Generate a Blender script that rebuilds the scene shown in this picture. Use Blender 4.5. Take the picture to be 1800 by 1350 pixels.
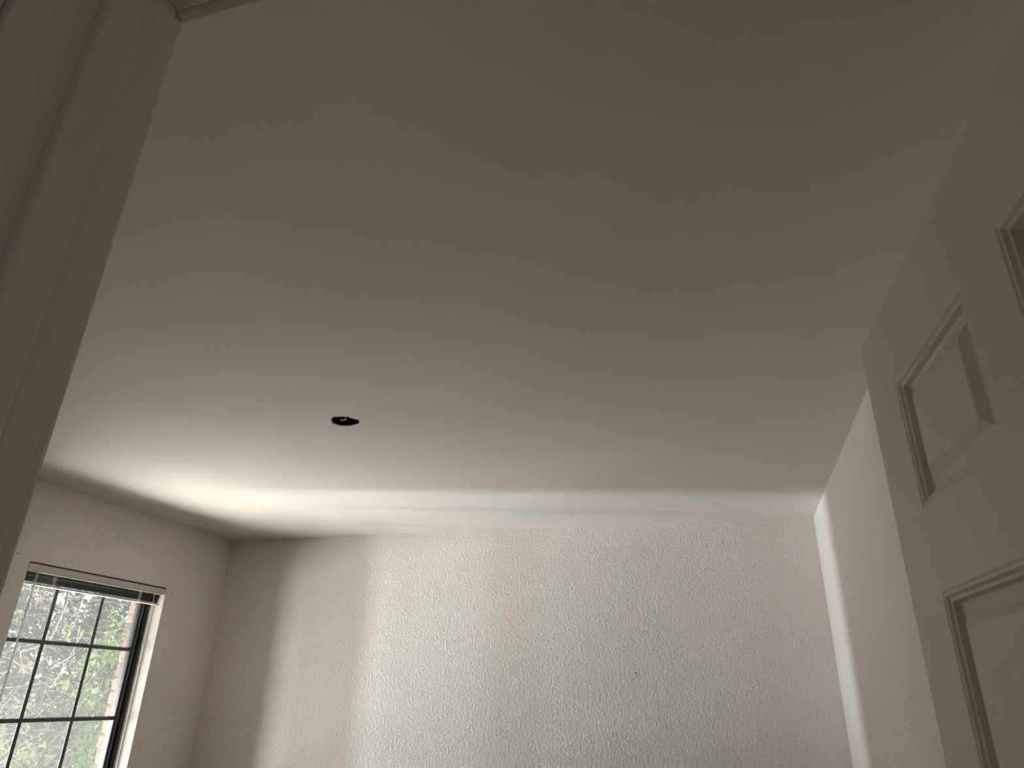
import bpy, bmesh, math, random
from mathutils import Vector, Matrix

random.seed(7)
for o in list(bpy.data.objects):
    bpy.data.objects.remove(o, do_unlink=True)
scene = bpy.context.scene
C = scene.collection

# ------------------------------------------------------------------ camera
CAM = Vector((0.0, 0.0, 1.54))
RX = Vector((0.958492, -0.096086, -0.268443))
RY = Vector((0.284130, 0.400342, 0.871204))
RZ = Vector((0.023759, -0.911314, 0.411025))
right = Vector((RX[0], RY[0], RZ[0]))
down = Vector((RX[1], RY[1], RZ[1]))
fwd = Vector((RX[2], RY[2], RZ[2]))
cam_data = bpy.data.cameras.new('camera')
cam_data.sensor_width = 36.0
cam_data.sensor_fit = 'HORIZONTAL'
cam_data.lens = 1211.0 / 1800.0 * 36.0
cam_data.clip_start = 0.02
cam = bpy.data.objects.new('camera', cam_data)
C.objects.link(cam)
m3 = Matrix((right, -down, -fwd)).transposed()
cam.matrix_world = Matrix.Translation(CAM) @ m3.to_4x4()
scene.camera = cam

# ------------------------------------------------------------------ world, sun, added daylight lamps, exposure
world = bpy.data.worlds.new('overcast_sky')
scene.world = world
world.use_nodes = True
bg = world.node_tree.nodes['Background']
bg.inputs[0].default_value = (0.86, 0.93, 1.0, 1)
bg.inputs[1].default_value = 1.0

sun_d = bpy.data.lights.new('sun', 'SUN')
sun_d.energy = 8.0
sun_d.angle = math.radians(1.0)
sun_d.color = (1.0, 0.95, 0.85)
sun = bpy.data.objects.new('sun', sun_d)
C.objects.link(sun)
sun.rotation_euler = Vector((-0.50, 0.30, -0.82)).to_track_quat('-Z', 'Y').to_euler()


def area(name, loc, aim, sx, sy, power, col, spread=180.0):
    d = bpy.data.lights.new(name, 'AREA')
    d.shape = 'RECTANGLE'
    d.size = sx
    d.size_y = sy
    d.energy = power
    d.color = col
    d.spread = math.radians(spread)
    o = bpy.data.objects.new(name, d)
    C.objects.link(o)
    o.location = loc
    o.rotation_euler = Vector(aim).to_track_quat('-Z', 'Y').to_euler()
    return o


# area lamps added outside the window, standing in for light off sunlit ground
area('daylight_near', (-4.55, 2.36, 0.20), (1.0, 0.16, 1.1), 0.26, 0.9, 3.0, (1.0, 0.965, 0.93), 120)
area('daylight_far', (-6.6, 1.86, 0.55), (1.0, 0.22, 0.35), 0.18, 1.2, 50.0, (0.80, 0.84, 1.0), 70)
area('fill_wide', (-4.75, 2.85, 0.42), (1.0, -0.05, 0.95), 1.7, 1.1, 72.0, (1.0, 0.945, 0.89), 105)  # added to brighten the middle of the ceiling
area('fill_steep', (-4.20, 3.80, 0.30), (0.80, -0.52, 0.85), 0.9, 0.6, 20.0, (1.0, 0.945, 0.89), 110)  # added to lift the ceiling by the window and the door face
area('fill_side', (-4.60, 2.00, 1.10), (1.0, 0.85, 0.0), 0.35, 0.8, 16.5, (0.97, 0.96, 0.95), 100)  # added to brighten the back wall
# added lamp in the hallway, lighting the door frame in place of daylight
area('fill_hall', (1.0, -0.55, 1.5), (-1.0, 0.25, 0.05), 0.9, 1.2, 1.8, (1.0, 0.95, 0.90))

vs = scene.view_settings
vs.view_transform = 'Standard'
vs.look = 'None'
vs.exposure = 0.14
vs.gamma = 1.0
vs.use_curve_mapping = False
scene.cycles.use_denoising = True
scene.cycles.max_bounces = 8
scene.cycles.diffuse_bounces = 5
scene.cycles.transparent_max_bounces = 24
scene.cycles.use_adaptive_sampling = True
scene.cycles.adaptive_threshold = 0.15
scene.cycles.adaptive_min_samples = 16
scene.cycles.caustics_reflective = False
scene.cycles.caustics_refractive = False

# ------------------------------------------------------------------ helpers


def mesh_obj(name, bm, mat, parent=None, smooth=False):
    me = bpy.data.meshes.new(name)
    bm.normal_update()
    bm.to_mesh(me)
    bm.free()
    if smooth:
        for p in me.polygons:
            p.use_smooth = True
    if mat:
        me.materials.append(mat)
    o = bpy.data.objects.new(name, me)
    C.objects.link(o)
    if parent:
        o.parent = parent
    return o


def empty(name, loc=(0, 0, 0)):
    o = bpy.data.objects.new(name, None)
    o.empty_display_size = 0.1
    C.objects.link(o)
    o.location = loc
    return o


def tag(o, label, cat, group=None, kind=None):
    o['label'] = label
    o['category'] = cat
    if group:
        o['group'] = group
    if kind:
        o['kind'] = kind
    return o


def box(bm, a, b):
    x0, x1 = sorted((a[0], b[0]))
    y0, y1 = sorted((a[1], b[1]))
    z0, z1 = sorted((a[2], b[2]))
    v = [bm.verts.new(p) for p in ((x0, y0, z0), (x1, y0, z0), (x1, y1, z0), (x0, y1, z0),
                                   (x0, y0, z1), (x1, y0, z1), (x1, y1, z1), (x0, y1, z1))]
    for f in ((0, 3, 2, 1), (4, 5, 6, 7), (0, 1, 5, 4), (1, 2, 6, 5), (2, 3, 7, 6), (3, 0, 4, 7)):
        bm.faces.new([v[i] for i in f])
    return v


def bevel(bm, w, seg=2):
    bmesh.ops.bevel(bm, geom=bm.edges[:], offset=w, segments=seg, affect='EDGES', profile=0.5)


def box_obj(name, a, b, mat, parent=None, bev=0.0, seg=2, loc=None):
    bm = bmesh.new()
    if loc is not None:
        a = Vector(a) - Vector(loc)
        b = Vector(b) - Vector(loc)
    box(bm, a, b)
    if bev:
        bevel(bm, bev, seg)
    return mesh_obj(name, bm, mat, parent)


def tube(bm, pts, radii, sides=6, cap=True):
    pts = [Vector(p) for p in pts]
    if not hasattr(radii, '__len__'):
        radii = [radii] * len(pts)
    rings = []
    up = Vector((0.31, 0.17, 0.93))
    for i, p in enumerate(pts):
        t = (pts[min(i + 1, len(pts) - 1)] - pts[max(i - 1, 0)])
        if t.length < 1e-9:
            t = Vector((0, 0, 1))
        t.normalize()
        a = t.cross(up)
        if a.length < 1e-3:
            a = t.cross(Vector((1, 0, 0)))
        a.normalize()
        b = t.cross(a)
        rings.append([bm.verts.new(p + (a * math.cos(k * 2 * math.pi / sides) + b * math.sin(k * 2 * math.pi / sides)) * radii[i])
                      for k in range(sides)])
    for i in range(len(rings) - 1):
        for k in range(sides):
            k2 = (k + 1) % sides
            bm.faces.new((rings[i][k], rings[i][k2], rings[i + 1][k2], rings[i + 1][k]))
    if cap:
        bm.faces.new(rings[0][::-1])
        bm.faces.new(rings[-1])


# ------------------------------------------------------------------ materials


def mat_new(name):
    m = bpy.data.materials.new(name)
    m.use_nodes = True
    nt = m.node_tree
    return m, nt, nt.nodes['Principled BSDF']


def simple(name, col, rough=0.5, metal=0.0, spec=0.5):
    m, nt, p = mat_new(name)
    p.inputs['Base Color'].default_value = (*col, 1)
    p.inputs['Roughness'].default_value = rough
    p.inputs['Metallic'].default_value = metal
    p.inputs['Specular IOR Level'].default_value = spec
    return m


def painted(name, col, rough, tex_scale, strength, dist, var=0.03, knock=False, var_scale=1.6):
    """Painted plaster: orange-peel or knock-down relief plus a little roller unevenness."""
    m, nt, p = mat_new(name)
    N, L = nt.nodes, nt.links
    tc = N.new('ShaderNodeTexCoord')
    n0 = N.new('ShaderNodeTexNoise')
    n0.inputs['Scale'].default_value = var_scale
    n0.inputs['Detail'].default_value = 2
    L.new(tc.outputs['Object'], n0.inputs['Vector'])
    mp = N.new('ShaderNodeMapRange')
    mp.inputs[1].default_value = 0.3
    mp.inputs[2].default_value = 0.7
    mp.inputs[3].default_value = 1 - var
    mp.inputs[4].default_value = 1 + var
    L.new(n0.outputs['Fac'], mp.inputs[0])
    mul = N.new('ShaderNodeVectorMath')
    mul.operation = 'SCALE'
    mul.inputs[0].default_value = col
    L.new(mp.outputs[0], mul.inputs['Scale'])
    L.new(mul.outputs[0], p.inputs['Base Color'])
    p.inputs['Roughness'].default_value = rough
    p.inputs['Specular IOR Level'].default_value = 0.3
    n1 = N.new('ShaderNodeTexNoise')
    n1.inputs['Scale'].default_value = tex_scale
    n1.inputs['Detail'].default_value = 1.5
    n1.inputs['Roughness'].default_value = 0.55
    n1.inputs['Distortion'].default_value = 0.6 if knock else 0.0
    L.new(tc.outputs['Object'], n1.inputs['Vector'])
    h = n1.outputs['Fac']
    if knock:
        cr = N.new('ShaderNodeValToRGB')
        cr.color_ramp.elements[0].position = 0.42
        cr.color_ramp.elements[1].position = 0.60
        L.new(h, cr.inputs[0])
        n2 = N.new('ShaderNodeTexNoise')
        n2.inputs['Scale'].default_value = tex_scale * 3.1
        n2.inputs['Detail'].default_value = 0.0
        L.new(tc.outputs['Object'], n2.inputs['Vector'])
        ad = N.new('ShaderNodeMath')
        ad.operation = 'MULTIPLY_ADD'
        ad.inputs[1].default_value = 0.35
        L.new(n2.outputs['Fac'], ad.inputs[0])
        L.new(cr.outputs[0], ad.inputs[2])
        h = ad.outputs[0]
    if strength < 0.2:
        return m
    bp = N.new('ShaderNodeBump')
    bp.inputs['Strength'].default_value = strength
    bp.inputs['Distance'].default_value = dist
    L.new(h, bp.inputs['Height'])
    L.new(bp.outputs[0], p.inputs['Normal'])
    return m


M = {}
M['wall'] = painted('wall_paint', (0.815, 0.765, 0.695), 0.7, 80, 0.5, 0.004, 0.02, knock=True)
M['ceiling'] = painted('ceiling_plaster', (0.77, 0.73, 0.67), 0.85, 30, 0.25, 0.002, 0.035)
M['trim'] = painted('trim_paint', (0.75, 0.695, 0.61), 0.45, 90, 0.12, 0.001, 0.02)
M['door'] = painted('door_paint', (0.75, 0.70, 0.60), 0.45, 120, 0.15, 0.001, 0.02)
M['sill'] = simple('sill_paint', (0.8, 0.78, 0.73), 0.4)
M['bronze'] = simple('bronze_aluminium', (0.035, 0.034, 0.036), 0.35, 0.3)
M['bronze_lip'] = simple('pale_aluminium_lip', (0.30, 0.29, 0.30), 0.3, 0.8)
M['gap_shade'] = simple('gap_shade_black', (0.01, 0.01, 0.01), 0.6)  # near-black, painted shade for the gap over the headrail
M['muntin'] = simple('muntin_bronze', (0.07, 0.065, 0.065), 0.5)
M['blind'] = simple('blind_ivory', (0.62, 0.58, 0.48), 0.4)
M['slat'] = simple('blind_slat_olive', (0.014, 0.014, 0.012), 0.6, 0.0, 0.1)
M['cord'] = simple('blind_cord', (0.78, 0.74, 0.66), 0.8)
M['wire'] = simple('white_wire_sheath', (0.75, 0.74, 0.72), 0.4)
M['blackbox'] = simple('black_box', (0.012, 0.011, 0.010), 0.7, 0, 0.2)
M['plaster_core'] = simple('broken_plaster', (0.42, 0.37, 0.31), 0.95)
M['nail'] = simple('nail_hole', (0.02, 0.018, 0.016), 0.8)
M['knob'] = simple('brass_knob', (0.7, 0.5, 0.2), 0.25, 1.0)
M['mortar'] = simple('mortar', (0.20, 0.175, 0.15), 0.95)
M['roof'] = simple('soffit_paint', (0.35, 0.33, 0.30), 0.8)
M['bark'] = painted('bark', (0.18, 0.15, 0.115), 0.9, 40, 0.5, 0.004, 0.15, var_scale=6)
M['cane'] = painted('pale_cane', (0.40, 0.365, 0.295), 0.7, 40, 0.2, 0.002, 0.15, var_scale=6)
M['twig'] = painted('twig_bark', (0.34, 0.305, 0.25), 0.9, 60, 0.2, 0.002, 0.25, var_scale=5)


def wand_mat():
    m, nt, p = mat_new('clear_plastic_wand')
    p.inputs['Base Color'].default_value = (0.88, 0.9, 0.9, 1)
    p.inputs['Roughness'].default_value = 0.15
    N, L = nt.nodes, nt.links
    tr = N.new('ShaderNodeBsdfTransparent')
    mx = N.new('ShaderNodeMixShader')
    mx.inputs[0].default_value = 0.75
    L.new(tr.outputs[0], mx.inputs[1])
    L.new(p.outputs[0], mx.inputs[2])
    L.new(mx.outputs[0], N['Material Output'].inputs[0])
    return m


def glass_mat():
    """Thin dusty window glass: clear, a weak mirror reflection and a thin film of dust."""
    m = bpy.data.materials.new('dusty_glass')
    m.use_nodes = True
    nt = m.node_tree
    N, L = nt.nodes, nt.links
    N.remove(N['Principled BSDF'])
    tr = N.new('ShaderNodeBsdfTransparent')
    tr.inputs[0].default_value = (0.97, 0.985, 0.975, 1)
    gl = N.new('ShaderNodeBsdfGlossy')
    gl.inputs['Roughness'].default_value = 0.02
    mx = N.new('ShaderNodeMixShader')
    mx.inputs[0].default_value = 0.05
    L.new(tr.outputs[0], mx.inputs[1])
    L.new(gl.outputs[0], mx.inputs[2])
    tl = N.new('ShaderNodeBsdfTranslucent')
    tl.inputs[0].default_value = (0.85, 0.88, 0.86, 1)
    m2 = N.new('ShaderNodeMixShader')
    m2.inputs[0].default_value = 0.026
    L.new(mx.outputs[0], m2.inputs[1])
    L.new(tl.outputs[0], m2.inputs[2])
    L.new(m2.outputs[0], N['Material Output'].inputs[0])
    return m


def leaf_mat(name, col, var=0.35, gloss=0.4, trans=0.45):
    m, nt, p = mat_new(name)
    N, L = nt.nodes, nt.links
    gi = N.new('ShaderNodeNewGeometry')
    hs = N.new('ShaderNodeHueSaturation')
    hs.inputs['Color'].default_value = (*col, 1)
    mr = N.new('ShaderNodeMapRange')
    mr.inputs[3].default_value = 1 - var
    mr.inputs[4].default_value = 1 + var
    L.new(gi.outputs['Random Per Island'], mr.inputs[0])
    L.new(mr.outputs[0], hs.inputs['Value'])
    L.new(hs.outputs[0], p.inputs['Base Color'])
    p.inputs['Roughness'].default_value = gloss
    tl = N.new('ShaderNodeBsdfTranslucent')
    L.new(hs.outputs[0], tl.inputs[0])
    mx = N.new('ShaderNodeMixShader')
    mx.inputs[0].default_value = trans
    L.new(p.outputs[0], mx.inputs[1])
    L.new(tl.outputs[0], mx.inputs[2])
    L.new(mx.outputs[0], N['Material Output'].inputs[0])
    return m


def brick_mat(name, col):
    m, nt, p = mat_new(name)
    N, L = nt.nodes, nt.links
    tc = N.new('ShaderNodeTexCoord')
    no = N.new('ShaderNodeTexNoise')
    no.inputs['Scale'].default_value = 55
    no.inputs['Detail'].default_value = 5
    L.new(tc.outputs['Object'], no.inputs['Vector'])
    cr = N.new('ShaderNodeValToRGB')
    cr.color_ramp.elements[0].position = 0.34
    cr.color_ramp.elements[0].color = (col[0] * 0.4, col[1] * 0.32, col[2] * 0.3, 1)
    cr.color_ramp.elements[1].position = 0.5
    cr.color_ramp.elements[1].color = (*col, 1)
    L.new(no.outputs['Fac'], cr.inputs[0])
    L.new(cr.outputs[0], p.inputs['Base Color'])
    p.inputs['Roughness'].default_value = 0.9
    bp = N.new('ShaderNodeBump')
    bp.inputs['Strength'].default_value = 0.6
    bp.inputs['Distance'].default_value = 0.004
    L.new(no.outputs['Fac'], bp.inputs['Height'])
    L.new(bp.outputs[0], p.inputs['Normal'])
    return m


M['glass'] = glass_mat()
M['wand'] = wand_mat()
M['brick_a'] = brick_mat('brick_tan', (0.30, 0.17, 0.095))
M['brick_b'] = brick_mat('brick_red', (0.23, 0.105, 0.065))
M['brick_c'] = brick_mat('brick_brown', (0.14, 0.085, 0.062))
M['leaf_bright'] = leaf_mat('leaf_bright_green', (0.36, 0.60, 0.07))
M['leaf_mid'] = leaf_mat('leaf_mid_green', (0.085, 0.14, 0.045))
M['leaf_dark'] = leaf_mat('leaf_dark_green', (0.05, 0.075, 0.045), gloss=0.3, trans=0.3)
M['leaf_dry'] = leaf_mat('leaf_dry', (0.45, 0.30, 0.17))
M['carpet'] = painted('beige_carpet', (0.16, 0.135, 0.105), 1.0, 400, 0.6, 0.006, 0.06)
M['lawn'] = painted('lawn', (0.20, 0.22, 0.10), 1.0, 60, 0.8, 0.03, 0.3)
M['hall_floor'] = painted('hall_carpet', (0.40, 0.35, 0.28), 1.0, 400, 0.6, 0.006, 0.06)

# ------------------------------------------------------------------ room dimensions
XL, XR = -3.16, 0.486
YB = 3.937
YF1, YF0 = 0.2847, 0.184            # room and hall faces of the door wall
ZC = 2.44
WY0, WY1 = 2.543, 3.445            # window opening
WZ0, WZ1 = 0.67, 2.066
DXL, DXR, DZ = -0.376, 0.338, 2.032  # door opening between jambs

# ------------------------------------------------------------------ floor, ceiling, walls
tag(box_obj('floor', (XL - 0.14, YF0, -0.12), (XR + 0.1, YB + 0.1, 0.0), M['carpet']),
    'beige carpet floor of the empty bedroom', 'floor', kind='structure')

# ceiling with a broken hole for the missing light fixture
HC = Vector((-1.282, 2.085))
random.seed(3)
NH = 28
hole = []
for k in range(NH):
    a = 2 * math.pi * k / NH
    r = 0.050 + 0.0035 * math.sin(3 * a + 0.6) + random.uniform(-0.002, 0.002)
    hole.append((HC.x + r * math.cos(a) * 1.04, HC.y + r * math.sin(a) * 0.96))
# chipped notches at the two ends
hole[14] = (HC.x - 0.060, HC.y + 0.012)
hole[0] = (HC.x + 0.057, HC.y - 0.006)
hole[24] = (hole[24][0] + 0.008, hole[24][1] - 0.006)
bm = bmesh.new()
S = 0.20
lo = [bm.verts.new((x, y, ZC)) for x, y in hole]
hi = [bm.verts.new((x + (HC.x - x) * 0.02, y + (HC.y - y) * 0.02, ZC + (0.012 if 14 <= k <= 22 else 0.003))) for k, (x, y) in enumerate(hole)]
sq = []
for k in range(NH):
    a = 2 * math.pi * k / NH
    c, s = math.cos(a), math.sin(a)
    f = S / max(abs(c), abs(s))
    sq.append((HC.x + c * f, HC.y + s * f))
for k, a in ((3, 45), (10, 135), (17, 225), (24, 315)):   # snap the nearest verts to the square's corners
    kk = round(a / 360 * NH) % NH
    sq[kk] = (HC.x + S * (1 if math.cos(math.radians(a)) > 0 else -1), HC.y + S * (1 if math.sin(math.radians(a)) > 0 else -1))
sqv = [bm.verts.new((x, y, ZC)) for x, y in sq]
for k in range(NH):
    k2 = (k + 1) % NH
    bm.faces.new((lo[k2], lo[k], sqv[k], sqv[k2]))
    bm.faces.new((lo[k], lo[k2], hi[k2], hi[k]))
X0, X1, Y0, Y1 = XL - 0.14, XR + 0.1, YF0, YB + 0.1


def quad(bm, pts):
    return bm.faces.new([bm.verts.new(p) for p in pts])


for (a, b, c, d) in ((X0, HC.x - S, Y0, Y1), (HC.x + S, X1, Y0, Y1),
                     (HC.x - S, HC.x + S, Y0, HC.y - S), (HC.x - S, HC.x + S, HC.y + S, Y1)):
    quad(bm, ((a, c, ZC), (a, d, ZC), (b, d, ZC), (b, c, ZC)))
# upper side of the slab so that it has thickness (open around the hole)
for (a, b, c, d) in ((X0, HC.x - S, Y0, Y1), (HC.x + S, X1, Y0, Y1),
                     (HC.x - S, HC.x + S, Y0, HC.y - S), (HC.x - S, HC.x + S, HC.y + S, Y1)):
    quad(bm, ((a, c, ZC + 0.016), (b, c, ZC + 0.016), (b, d, ZC + 0.016), (a, d, ZC + 0.016)))
ceil = mesh_obj('ceiling', bm, M['ceiling'])
tag(ceil, 'smooth skim coated ceiling with a ragged fixture hole in the middle', 'ceiling', kind='structure')
# broken plaster rim
bm = bmesh.new()
for k in range(14, 22):
    k2 = k + 1
    p, q = hole[k % NH], hole[k2 % NH]
    pin = (HC.x + (p[0] - HC.x) * 0.97, HC.y + (p[1] - HC.y) * 0.97)
    qin = (HC.x + (q[0] - HC.x) * 0.97, HC.y + (q[1] - HC.y) * 0.97)
    quad(bm, ((p[0], p[1], ZC + 0.001), (q[0], q[1], ZC + 0.001), (qin[0], qin[1], ZC + 0.012), (pin[0], pin[1], ZC + 0.012)))
mesh_obj('hole_rim', bm, M['plaster_core'], ceil)

# the dark electrical box above the hole, with its loose wires
jb = empty('junction_box', (HC.x, HC.y, ZC + 0.017))
tag(jb, 'black junction box with white wires up inside the ceiling hole', 'junction box')
bm = bmesh.new()
rings = []
for r, z in ((0.075, 0.0), (0.072, 0.07)):
    rings.append([bm.verts.new((r * math.cos(2 * math.pi * k / 24), r * math.sin(2 * math.pi * k / 24), z)) for k in range(24)])
for k in range(24):
    k2 = (k + 1) % 24
    bm.faces.new((rings[0][k], rings[0][k2], rings[1][k2], rings[1][k]))
bm.faces.new(rings[1])
o = mesh_obj('box_shell', bm, M['blackbox'], jb)
for pts in (
        [(-0.032, 0.030, 0.05), (-0.026, 0.018, 0.005), (-0.022, 0.004, -0.008), (-0.016, 0.010, -0.010), (-0.010, 0.002, -0.009), (-0.004, 0.008, -0.009), (0.003, 0.001, -0.008)],
        [(-0.012, 0.035, 0.05), (-0.016, 0.022, 0.002), (-0.021, 0.012, -0.004), (-0.012, -0.003, -0.010), (-0.002, 0.004, -0.010), (0.010, -0.002, -0.007)],
        [(0.0, 0.03, 0.05), (-0.006, 0.014, -0.002), (-0.014, 0.004, -0.008), (0.0, -0.002, -0.009)]):
    bm = bmesh.new()
    tube(bm, pts, 0.0014, 6)
    mesh_obj('wire', bm, M['wire'], jb)

# left wall (outer wall with the window), right, back, and the wall with the door
bm = bmesh.new()
xa, xb = XL - 0.14, XL
box(bm, (xa, YF0, 0), (xb, WY0, ZC))
box(bm, (xa, WY1, 0), (xb, YB + 0.1, ZC))
box(bm, (xa, WY0, 0), (xb, WY1, WZ0))
box(bm, (xa, WY0, WZ1), (xb, WY1, ZC))
wl = mesh_obj('wall_left', bm, M['wall'])
tag(wl, 'beige textured left wall holding the window', 'wall', kind='structure')
wr = tag(box_obj('wall_right', (XR, YF0, 0), (XR + 0.1, YB, ZC), M['wall']),
         'beige textured right wall behind the open door', 'wall', kind='structure')
wb = tag(box_obj('wall_back', (XL, YB, 0), (XR + 0.1, YB + 0.1, ZC), M['wall']),
         'beige textured far wall facing the doorway', 'wall', kind='structure')
bm = bmesh.new()
J = 0.02
box(bm, (XL, YF0, 0), (DXL - J, YF1, ZC))
box(bm, (DXR + J, YF0, 0), (XR, YF1, ZC))
box(bm, (DXL - J, YF0, DZ + J), (DXR + J, YF1, ZC))
tag(mesh_obj('wall_front', bm, M['wall']), 'wall with the doorway the view looks through', 'wall', kind='structure')

# hallway behind the camera
for nm, a, b, m, lab, cat in (
        ('wall_hall_left', (-1.25, -1.2, 0), (-1.15, YF0, ZC), 'wall', 'left end wall of the hallway', 'wall'),
        ('wall_hall_right', (1.05, -1.2, 0), (1.15, YF0, ZC), 'wall', 'right end wall of the hallway', 'wall'),
        ('wall_hall_back', (-1.25, -1.3, 0), (1.15, -1.2, ZC), 'wall', 'hallway wall opposite the doorway', 'wall'),
        ('wall_hall_front', (XR + 0.1, YF0, 0), (1.15, YF1, ZC), 'wall', 'short piece of hallway wall past the doorway', 'wall'),
        ('ceiling_hall', (-1.25, -1.3, ZC), (1.15, YF0, ZC + 0.016), 'ceiling', 'hallway ceiling outside the bedroom door', 'ceiling'),
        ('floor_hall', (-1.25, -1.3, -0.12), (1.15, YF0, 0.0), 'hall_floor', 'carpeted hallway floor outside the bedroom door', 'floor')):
    tag(box_obj(nm, a, b, M[m]), lab, cat, kind='structure')

# small nail holes left in the walls
def nail(parent, p, nrm, r=0.0022):
    bm = bmesh.new()
    bmesh.ops.create_icosphere(bm, subdivisions=1, radius=r)
    bmesh.ops.translate(bm, verts=bm.verts, vec=p)
    mesh_obj('nail', bm, M['nail'], parent)


nail(wl, (XL, 3.498, 2.045), (1, 0, 0), 0.0035)
nail(wl, (XL, 2.47, 2.088), (1, 0, 0), 0.0035)
nail(wb, (-0.492, YB, 1.659), (0, -1, 0), 0.004)

# baseboards
for nm, a, b in (('baseboard_left', (XL, YF1, 0), (XL + 0.014, YB, 0.09)),
                 ('baseboard_right', (XR - 0.014, YF1, 0), (XR, YB, 0.09)),
                 ('baseboard_back', (XL, YB - 0.014, 0), (XR, YB, 0.09))):
    tag(box_obj(nm, a, b, M['trim'], bev=0.003), 'painted baseboard along the %s wall' % nm.split('_')[1], 'baseboard', kind='structure')

# ------------------------------------------------------------------ door frame around the camera's doorway
fr = empty('trim_1', (DXL, YF0, 0))
tag(fr, 'painted door frame with stop moulding on the near left edge', 'door frame', kind='structure')


def fbox(name, a, b, bev=0.0015):
    o = box_obj(name, a, b, M['trim'], fr, bev, 2, loc=fr.location)
    return o


fbox('jamb', (DXL - J, YF0, 0), (DXL, YF1, DZ + J))
fbox('jamb', (DXR, YF0, 0), (DXR + J, YF1, DZ + J))
fbox('head_jamb', (DXL, YF0, DZ), (DXR, YF1, DZ + J))
fbox('stop', (DXL, 0.2285, 0), (DXL + 0.011, 0.257, DZ), 0.003)
fbox('stop', (DXR - 0.011, 0.2285, 0), (DXR, 0.257, DZ), 0.003)
fbox('head_stop', (DXL + 0.011, 0.2285, DZ - 0.011), (DXR - 0.011, 0.257, DZ), 0.003)
for y0, y1 in ((YF0 - 0.014, YF0), (YF1, YF1 + 0.014)):
    fbox('casing', (DXL - 0.006 - 0.057, y0, 0), (DXL - 0.006, y1, DZ + 0.063), 0.004)
    fbox('casing', (DXR + 0.006, y0, 0), (DXR + 0.063, y1, DZ + 0.063), 0.004)
    fbox('head_casing', (DXL - 0.006, y0, DZ + 0.001), (DXR + 0.006, y1, DZ + 0.063), 0.004)

# ------------------------------------------------------------------ six-panel door standing open on the right
DD = Vector((-0.057, 0.998, 0)).normalized()      # from hinge to free edge
DN = Vector((DD.y, -DD.x, 0))                     # away from the camera
K = 0.290
U0, U1 = 0.310, 1.026
Z0, Z1 = 0.012, 2.030
TH = 0.035
door = empty('door_1')
door.matrix_world = Matrix(((DD.x, DN.x, 0, DN.x * K), (DD.y, DN.y, 0, DN.y * K), (0, 0, 1, 0), (0, 0, 0, 1)))
tag(door, 'off-white six panel door standing open against the right side', 'door', kind='structure')
cols = ((0.385, 0.578), (0.670, 0.911))
rows = ((0.24, 0.80), (1.00, 1.660), (1.755, 1.925))


def dbox(name, u0, u1, z0, z1):
    return box_obj(name, (u0, 0, z0), (u1, TH, z1), M['door'], door)


dbox('stile', U0, cols[0][0], Z0, Z1)
dbox('stile', cols[1][1], U1, Z0, Z1)
zz = [Z0] + [z for r in rows for z in r] + [Z1]
for i in range(0, len(zz), 2):
    dbox('rail', cols[0][0], cols[1][1], zz[i], zz[i + 1])
for r in rows:
    dbox('mullion', cols[0][1], cols[1][0], r[0], r[1])
PROF = ((0.0, 0.0), (0.003, 0.0015), (0.006, 0.0015), (0.009, 0.0045), (0.0125, 0.0055), (0.015, 0.0115), (0.019, 0.0130),
        (0.022, 0.0130), (0.030, 0.0100), (0.041, 0.0035), (0.043, 0.0030))


def panel(u0, u1, z0, z1):
    bm = bmesh.new()
    for side in (0, 1):
        rings = []
        for ins, dep in PROF:
            d = dep if side == 0 else TH - dep
            rings.append([bm.verts.new(p) for p in ((u0 + ins, d, z0 + ins), (u1 - ins, d, z0 + ins), (u1 - ins, d, z1 - ins), (u0 + ins, d, z1 - ins))])
        for i in range(len(rings) - 1):
            for k in range(4):
                k2 = (k + 1) % 4
                f = (rings[i][k], rings[i][k2], rings[i + 1][k2], rings[i + 1][k])
                bm.faces.new(f if side == 0 else f[::-1])
        bm.faces.new(rings[-1] if side == 0 else rings[-1][::-1])
    return mesh_obj('panel', bm, M['door'], door)


for r in rows:
    for c in cols:
        panel(c[0], c[1], r[0], r[1])
for zh in (0.25, 1.02, 1.80):
    bm = bmesh.new()
    tube(bm, [(U0 - 0.004, TH + 0.004, zh - 0.045), (U0 - 0.004, TH + 0.004, zh + 0.045)], 0.006, 10)
    mesh_obj('hinge', bm, M['knob'], door)
for s in (-1, 1):
    bm = bmesh.new()
    base = 0.0 if s < 0 else TH
    prof = ((0.030, 0.0), (0.030, 0.006), (0.012, 0.010), (0.012, 0.028), (0.024, 0.036), (0.028, 0.048), (0.022, 0.060), (0.001, 0.063))
    rings = [[bm.verts.new((0.966 + r * math.cos(2 * math.pi * k / 20), base + s * d, 0.92 + r * math.sin(2 * math.pi * k / 20))) for k in range(20)] for r, d in prof]
    for i in range(len(rings) - 1):
        for k in range(20):
            k2 = (k + 1) % 20
            bm.faces.new((rings[i][k], rings[i][k2], rings[i + 1][k2], rings[i + 1][k]))
    mesh_obj('knob', bm, M['knob'], door, True)

# ------------------------------------------------------------------ window in the left wall
win = empty('window_1', (XL - 0.09, (WY0 + WY1) / 2, WZ0))
tag(win, 'dark bronze aluminium window with a grid of small panes', 'window', kind='structure')


def wbox(name, a, b, mat, bev=0.0):
    return box_obj(name, a, b, M[mat], win, bev, 2, loc=win.location)


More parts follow.
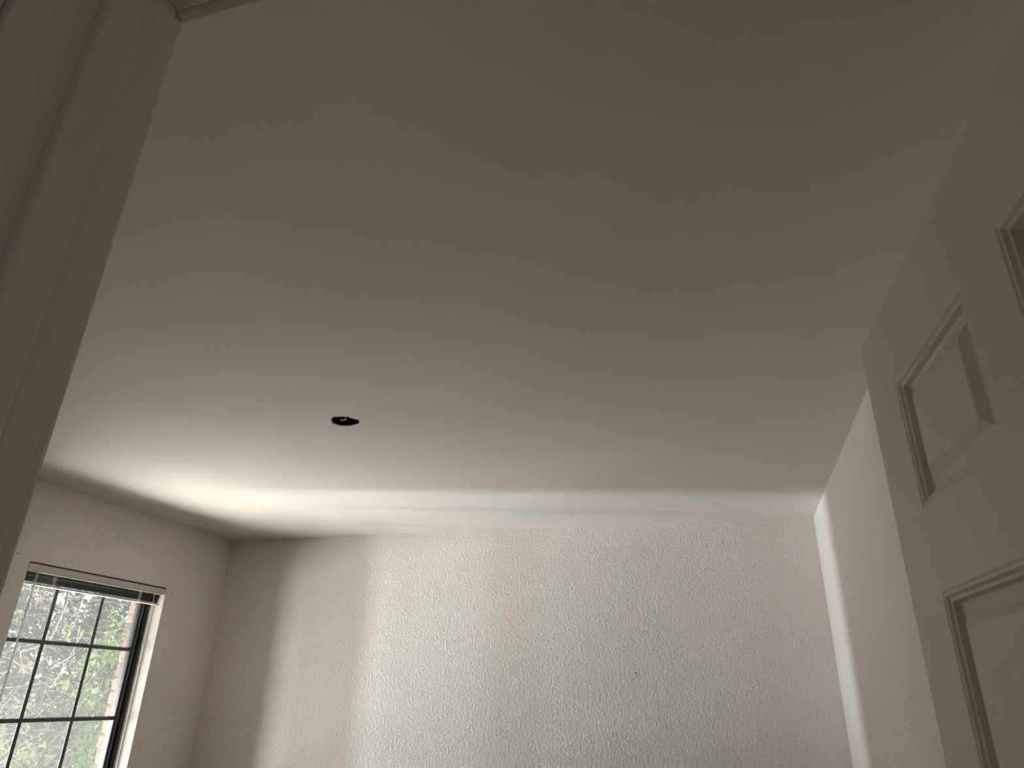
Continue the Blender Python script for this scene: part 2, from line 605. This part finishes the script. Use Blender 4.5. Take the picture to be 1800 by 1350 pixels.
FX0, FX1 = -3.312, -3.250
GX = -3.283                                         # glass plane
fw = 0.022
wbox('frame_side', (FX0, WY0, WZ0), (FX1, WY0 + fw, WZ1), 'bronze', 0.002)
wbox('frame_side', (FX0, WY1 - fw, WZ0), (FX1, WY1, WZ1), 'bronze', 0.002)
wbox('frame_head', (FX0, WY0 + fw, WZ1 - fw), (FX1, WY1 - fw, WZ1), 'bronze', 0.002)
wbox('frame_foot', (FX0, WY0 + fw, WZ0), (FX1, WY1 - fw, WZ0 + fw), 'bronze', 0.002)
# sash inside the frame, with a lighter lip
sa, sb = WY0 + fw, WY1 - fw
sw = 0.034
for y0, y1 in ((sa, sa + sw), (sb - sw, sb)):
    wbox('sash_side', (-3.302, y0, WZ0 + fw), (-3.264, y1, WZ1 - fw), 'bronze', 0.003)
    yc = y1 if y0 == sa else y0
    wbox('sash_lip', (-3.262, (y0 + y1) / 2 - 0.002, WZ0 + fw), (-3.258, (y0 + y1) / 2 + 0.002, WZ1 - fw), 'bronze_lip', 0.001)
wbox('sash_head', (-3.302, sa + sw, WZ1 - fw - 0.03), (-3.264, sb - sw, WZ1 - fw), 'bronze', 0.003)
wbox('sash_foot', (-3.302, sa + sw, WZ0 + fw), (-3.264, sb - sw, WZ0 + fw + 0.034), 'bronze', 0.003)
gy0, gy1 = sa + sw, sb - sw
gz0, gz1 = WZ0 + fw + 0.034, WZ1 - fw - 0.03
VB = (2.837, 3.130)
HB = (1.020, 1.371, 1.722)
for y in VB:
    wbox('muntin', (GX - 0.004, y - 0.0095, gz0), (GX + 0.004, y + 0.0095, gz1), 'muntin', 0.002)
for z in HB:
    wbox('glazing_bar', (GX - 0.0046, gy0, z - 0.0095), (GX + 0.0046, gy1, z + 0.0095), 'muntin', 0.002)
ys = [gy0] + list(VB) + [gy1]
zs = [gz0] + list(HB) + [gz1]
for i in range(3):
    for j in range(4):
        wbox('pane', (GX - 0.0015, ys[i], zs[j]), (GX + 0.0015, ys[i + 1], zs[j + 1]), 'glass')
wbox('sill', (FX1, WY0 - 0.03, WZ0 - 0.02), (XL + 0.03, WY1 + 0.03, WZ0 + 0.004), 'sill', 0.005)

# ------------------------------------------------------------------ raised mini blind under the window head
bl = empty('window_blind', (XL - 0.016, (WY0 + WY1) / 2, WZ1))
tag(bl, 'ivory mini blind pulled up tight at the window head', 'blind')


def bbox_(name, a, b, mat, bev=0.0):
    return box_obj(name, a, b, M[mat], bl, bev, 2, loc=bl.location)


by0, by1 = WY0 + 0.006, WY1 - 0.006
BX0, BX1 = XL - 0.029, XL - 0.002
bbox_('headrail', (BX0, by0, WZ1 - 0.040), (BX1, by1, WZ1 - 0.007), 'blind', 0.002)
bbox_('gap_shade_strip', (BX0, by0, WZ1 - 0.0065), (BX1 - 0.004, by1, WZ1 - 0.0005), 'gap_shade')  # dark strip added to draw the shadow line above the headrail
nsl = 13
for k in range(nsl):
    z = WZ1 - 0.046 - k * 0.0035
    bm = bmesh.new()
    n = 6
    top, bot = [], []
    jit = random.uniform(-0.0012, 0.0012)
    sag = random.uniform(-0.001, 0.001)
    for y, dz in ((by0 + 0.006, 0.0), ((by0 + by1) / 2, sag), (by1 - 0.008 - 0.0008 * k, 0.0)):
        top.append([bm.verts.new((BX0 + 0.001 + jit + 0.025 * i / n - bl.location.x, y - bl.location.y, z + dz + 0.0016 * (1 - (2 * i / n - 1) ** 2) - bl.location.z)) for i in range(n + 1)])
        bot.append([bm.verts.new((BX0 + 0.001 + jit + 0.025 * i / n - bl.location.x, y - bl.location.y, z + dz - 0.0005 + 0.0016 * (1 - (2 * i / n - 1) ** 2) - bl.location.z)) for i in range(n + 1)])
    for s in range(2):
        for i in range(n):
            bm.faces.new((top[s][i], top[s][i + 1], top[s + 1][i + 1], top[s + 1][i]))
            bm.faces.new((bot[s][i], bot[s + 1][i], bot[s + 1][i + 1], bot[s][i + 1]))
        bm.faces.new((top[s][n], bot[s][n], bot[s + 1][n], top[s + 1][n]))
        bm.faces.new((top[s][0], top[s + 1][0], bot[s + 1][0], bot[s][0]))
    mesh_obj('slat', bm, M['slat'], bl)
zb = WZ1 - 0.046 - nsl * 0.0035
bbox_('bottom_rail', (BX0 + 0.002, by0 + 0.006, zb - 0.011), (BX1 - 0.001, by1 - 0.02, zb - 0.001), 'blind', 0.003)
# bunched ladder cords
random.seed(12)
for yc in (2.70, 3.255):
    for j in range(3):
        bm = bmesh.new()
        pts = []
        for i in range(34):
            t = i / 33
            pts.append((BX1 + 0.003 + 0.004 * random.random() - bl.location.x,
                        yc + 0.011 * math.sin(i * 1.25 + j * 2.0) * (0.5 + random.random() * 0.6) - bl.location.y,
                        WZ1 - 0.040 - t * (WZ1 - 0.040 - zb + 0.008) + 0.003 * math.cos(i * 1.25) - bl.location.z))
        tube(bm, pts, 0.0009, 5)
        mesh_obj('ladder_cord', bm, M['cord'], bl)
# tilt wand and lift cord
bm = bmesh.new()
tube(bm, [(BX1 + 0.010 - bl.location.x, 2.592 - bl.location.y, WZ1 - 0.055 - bl.location.z),
          (BX1 + 0.012 - bl.location.x, 2.592 - bl.location.y, WZ1 - 0.75 - bl.location.z)], 0.0042, 6)
mesh_obj('tilt_wand', bm, M['wand'], bl)
bm = bmesh.new()
tube(bm, [(BX1 + 0.004 - bl.location.x, 2.592 - bl.location.y, WZ1 - 0.034 - bl.location.z),
          (BX1 + 0.010 - bl.location.x, 2.592 - bl.location.y, WZ1 - 0.045 - bl.location.z),
          (BX1 + 0.010 - bl.location.x, 2.592 - bl.location.y, WZ1 - 0.060 - bl.location.z)], 0.003, 6)
mesh_obj('wand_hook', bm, M['cord'], bl)
for dy in (0.0, 0.004):
    bm = bmesh.new()
    tube(bm, [(BX1 + 0.002 - bl.location.x, 3.360 + dy - bl.location.y, WZ1 - 0.036 - bl.location.z),
              (BX1 + 0.005 - bl.location.x, 3.362 + dy - bl.location.y, WZ1 - 0.10 - bl.location.z),
              (BX1 + 0.005 - bl.location.x, 3.364 + dy - bl.location.y, WZ1 - 0.95 - bl.location.z)], 0.0011, 6)
    mesh_obj('lift_cord', bm, M['cord'], bl)

# ------------------------------------------------------------------ outside: brick facing, soffit, ground
ven = empty('wall_brick_outside', (-3.36, 3.47, 0))
tag(ven, 'orange brick edge of the outer wall beside the window', 'brick wall', kind='structure')


def vbox(name, a, b, mat, bev=0.0):
    return box_obj(name, a, b, M[mat], ven, bev, 1, loc=ven.location)


BX = -3.412
vbox('mortar_bed', (BX + 0.008, 3.474, -0.15), (-3.302, 6.0, 2.6), 'mortar')
vbox('mortar_bed', (BX + 0.008, -1.0, -0.15), (-3.302, WY0 - 0.03, 2.6), 'mortar')
vbox('mortar_bed', (BX + 0.008, WY0 - 0.03, WZ1 + 0.03), (-3.302, 3.474, 2.6), 'mortar')
vbox('mortar_bed', (BX + 0.008, WY0 - 0.03, -0.15), (-3.302, 3.474, WZ0 - 0.03), 'mortar')
random.seed(21)
seq = ['brick_c', 'brick_b', 'brick_a', 'brick_b', 'brick_a', 'brick_a', 'brick_a', 'brick_a', 'brick_a', 'brick_a', 'brick_b', 'brick_c', 'brick_a']
z = 1.868
i = 0
while z > 0.55:
    dx, dy = random.uniform(-0.004, 0.003), random.uniform(-0.004, 0.003)
    vbox('brick', (BX + dx, 3.467 + dy, z - 0.061), (-3.303, 3.467 + (0.20 if i % 2 else 0.095), z), seq[i % len(seq)], 0.004)
    vbox('brick', (BX + dx, 3.679 if i % 2 else 3.574, z - 0.061), (-3.303, 3.875 if i % 2 else 3.77, z), seq[(i * 5 + 2) % len(seq)], 0.004)
    z -= 0.073
    i += 1
vbox('brick', (BX - 0.004, 3.462, 1.880), (-3.303, 3.535, 2.085), 'brick_a', 0.004)
for k in range(1, 5):
    vbox('brick', (BX, 3.462 + k * 0.083, 1.880), (-3.303, 3.535 + k * 0.083, 2.085), seq[k], 0.004)

tag(box_obj('roof', (-3.95, -1.4, 2.62), (1.6, 6.2, 2.76), M['roof']), 'flat underside of the roof eave above the window', 'roof', kind='structure')
bm = bmesh.new()
box(bm, (-40, -40, -0.3), (-3.30, 40, -0.15))
tag(mesh_obj('ground', bm, M['lawn']), 'rough grass ground outside the window', 'ground', kind='structure')

# ------------------------------------------------------------------ shrubs outside the window


def leaf_mesh(bm, p, d, n, ln, wd, fold=0.25):
    """One pointed leaf: two folded halves, eight triangles at most."""
    d = d.normalized()
    s = d.cross(n)
    if s.length < 1e-4:
        s = d.cross(Vector((1, 0.3, 0.2)))
    s.normalize()
    n = s.cross(d)
    c0 = bm.verts.new(p)
    c1 = bm.verts.new(p + d * ln * 0.45 - n * ln * 0.03)
    c2 = bm.verts.new(p + d * ln - n * ln * 0.18)
    l1 = bm.verts.new(p + d * ln * 0.42 + s * wd * 0.5 + n * wd * fold)
    r1 = bm.verts.new(p + d * ln * 0.42 - s * wd * 0.5 + n * wd * fold)
    bm.faces.new((c0, l1, c1))
    bm.faces.new((c1, l1, c2))
    bm.faces.new((c0, c1, r1))
    bm.faces.new((c1, c2, r1))


def rv(s=1.0):
    return Vector((random.gauss(0, s), random.gauss(0, s), random.gauss(0, s)))


leaf_protos = {}


def leaf_proto(kind, ln, wd):
    key = (kind, ln)
    if key not in leaf_protos:
        bm = bmesh.new()
        leaf_mesh(bm, Vector((0, 0, 0)), Vector((1, 0, 0)), Vector((0, 0, 1)), ln, wd)
        me = bpy.data.meshes.new('leaf')
        bm.to_mesh(me)
        bm.free()
        me.materials.append(M[kind])
        leaf_protos[key] = me
    return leaf_protos[key]


def place_leaf(parent, p, kind, ln, wd, d=None):
    me = leaf_proto(kind, ln, wd)
    o = bpy.data.objects.new('leaf', me)
    C.objects.link(o)
    o.parent = parent
    if d is None:
        d = rv() + Vector((0.3, -0.3, -0.5))
    q = d.normalized().to_track_quat('X', 'Z')
    o.rotation_euler = (q.to_matrix() @ Matrix.Rotation(random.uniform(-1.2, 1.2), 3, 'X')).to_euler()
    o.location = Vector(p) - parent.location
    return o


def arc(p0, d0, ln, n, curl, jitter):
    pts = [Vector(p0)]
    d = Vector(d0).normalized()
    for i in range(n):
        d = (d + curl / n + rv(jitter)).normalized()
        pts.append(pts[-1] + d * ln / n)
    return pts


def shrub(name, base, label, group, stems, height, spread, ntwig, nleaf, lmat, lsize, lean, leafzone=None, bark='bark', twig='twig', sticks=3):
    base = Vector(base)
    root = empty(name, base)
    tag(root, label, 'shrub', group)
    allp = []
    for s in range(stems):
        a = 2 * math.pi * s / stems + random.uniform(-0.4, 0.4)
        d = Vector((math.cos(a) * spread * 0.35, math.sin(a) * spread * 0.35, height * 0.8)) + Vector(lean)
        pts = arc((math.cos(a) * 0.08, math.sin(a) * 0.08, 0), d, height * random.uniform(0.85, 1.15), 9,
                  Vector((math.cos(a), math.sin(a), -0.1)) * 0.7, 0.10)
        bm = bmesh.new()
        r0 = random.uniform(0.014, 0.026)
        tube(bm, pts, [r0 * (1 - 0.75 * i / 9) for i in range(10)], 7)
        mesh_obj('stem', bm, M[bark], root, True)
        allp += pts[2:]
    bm = bmesh.new()
    tips = []
    for t in range(ntwig):
        p = random.choice(allp) + rv(0.06)
        a = random.uniform(0, 2 * math.pi)
        d = Vector((math.cos(a), math.sin(a), random.uniform(-0.25, 0.8)))
        ln = random.uniform(0.35, 0.95) * spread
        pts = arc(p, d, ln, 6, Vector((0, 0, random.uniform(-1.4, 0.5))) + rv(0.5), 0.16)
        if any(q.x + base.x > -3.7 for q in pts):
            continue
        r = random.uniform(0.0018, 0.0052)
        tube(bm, pts, [r * (1 - 0.1 * i) for i in range(7)], sticks, False)
        tips += pts[2:]
    o = mesh_obj('twigs', bm, M[twig], root)
    o['kind'] = 'stuff'
    bm = bmesh.new()
    k = 0
    tries = 0
    while k < nleaf and tries < nleaf * 20:
        tries += 1
        p = random.choice(tips) + rv(0.05)
        if p.z + base.z < 0.1 or p.x + base.x > -3.75:
            continue
        if leafzone and not leafzone(p + base):
            continue
        for j in range(random.randint(2, 4)):
            ln = lsize * random.uniform(0.6, 1.25)
            leaf_mesh(bm, p + rv(0.015), rv() + Vector((0.2, -0.2, -0.1)), rv() + Vector((0, 0, 0.8)), ln, ln * 0.42)
            k += 1
    if nleaf:
        o = mesh_obj('foliage', bm, M[lmat], root)
        o['kind'] = 'stuff'
    return root, tips


def at(px, py, x):
    """Point on the plane X = x that lies behind a spot of the window opening (used to place the twigs sensibly)."""
    v = Vector((px - 900, py - 675, 1211.0))
    r = Vector((RX.dot(v), RY.dot(v), RZ.dot(v)))
    return CAM + r * (x / r.x)


random.seed(31)
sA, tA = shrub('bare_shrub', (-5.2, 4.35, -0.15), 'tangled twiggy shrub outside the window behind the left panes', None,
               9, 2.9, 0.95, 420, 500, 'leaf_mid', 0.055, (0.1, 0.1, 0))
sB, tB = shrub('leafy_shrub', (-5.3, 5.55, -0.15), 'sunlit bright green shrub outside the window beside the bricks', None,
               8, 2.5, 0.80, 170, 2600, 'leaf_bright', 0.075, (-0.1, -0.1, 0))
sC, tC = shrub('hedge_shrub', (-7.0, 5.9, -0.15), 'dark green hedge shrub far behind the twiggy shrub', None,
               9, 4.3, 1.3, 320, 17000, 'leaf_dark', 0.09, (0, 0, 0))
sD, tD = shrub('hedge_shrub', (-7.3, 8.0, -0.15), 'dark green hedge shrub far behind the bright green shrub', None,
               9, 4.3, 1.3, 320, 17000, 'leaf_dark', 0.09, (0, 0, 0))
# single leaves that stand out against the tangle
random.seed(5)
for px, py, kind, ln, n, x in ((50, 1160, 'leaf_dry', 0.09, 7, -4.7), (66, 1052, 'leaf_dry', 0.09, 5, -4.7), (120, 1040, 'leaf_dry', 0.08, 3, -4.7),
                               (123, 1094, 'leaf_bright', 0.08, 4, -4.7), (55, 1090, 'leaf_dry', 0.07, 3, -4.7), (30, 1070, 'leaf_bright', 0.07, 7, -4.7),
                               (40, 1035, 'leaf_mid', 0.07, 6, -4.7), (20, 1170, 'leaf_dry', 0.07, 3, -4.7)):
    c = at(px, py, x)
    for k in range(n):
        place_leaf(sA, c + rv(0.035), kind, ln, ln * 0.34, Vector((random.uniform(-0.3, 0.3), random.uniform(-0.5, 0.5), random.uniform(-1, 0.1))))
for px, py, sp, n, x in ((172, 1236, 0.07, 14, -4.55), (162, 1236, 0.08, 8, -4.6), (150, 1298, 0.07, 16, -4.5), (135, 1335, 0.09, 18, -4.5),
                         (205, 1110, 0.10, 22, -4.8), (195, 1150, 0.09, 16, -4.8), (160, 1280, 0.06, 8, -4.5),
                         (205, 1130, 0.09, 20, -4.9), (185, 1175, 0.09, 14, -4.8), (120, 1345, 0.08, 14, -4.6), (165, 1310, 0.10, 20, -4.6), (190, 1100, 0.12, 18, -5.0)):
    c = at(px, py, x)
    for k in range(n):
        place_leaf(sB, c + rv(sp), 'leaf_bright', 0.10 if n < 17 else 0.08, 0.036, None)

# pale bare canes crossing the leafy shrub, and thicker bare branches in the tangle
for (a, b, x) in (((181, 1140), (132, 1246), -4.45), ((176, 1170), (140, 1240), -4.5)):
    p, q = at(*a, x), at(*b, x)
    bm = bmesh.new()
    tube(bm, [v - sB.location for v in (p, p.lerp(q, 0.5) + Vector((0.01, 0.01, 0.01)), q, q + (q - p) * 0.6)], 0.004, 6)
    mesh_obj('cane', bm, M['cane'], sB, True)
random.seed(77)
for pts in (((0, 1300), (30, 1240), (60, 1222), (100, 1200), (140, 1120)), ((60, 1350), (75, 1300), (110, 1290), (150, 1260)),
            ((70, 1130), (95, 1100), (130, 1110), (150, 1060)), ((0, 1250), (25, 1225), (55, 1215), (80, 1195)),
            ((95, 1190), (110, 1165), (125, 1150), (130, 1100)), ((100, 1350), (112, 1320), (115, 1280), (100, 1225), (78, 1212)),
            ((20, 1200), (45, 1150), (80, 1130), (120, 1060))):
    bm = bmesh.new()
    x = random.uniform(-5.0, -4.6)
    w = [at(px, py, x) + rv(0.03) - sA.location for px, py in pts]
    tube(bm, w, [0.0058 - 0.0008 * i for i in range(len(w))], 6)
    mesh_obj('branch', bm, M['cane'], sA, True)
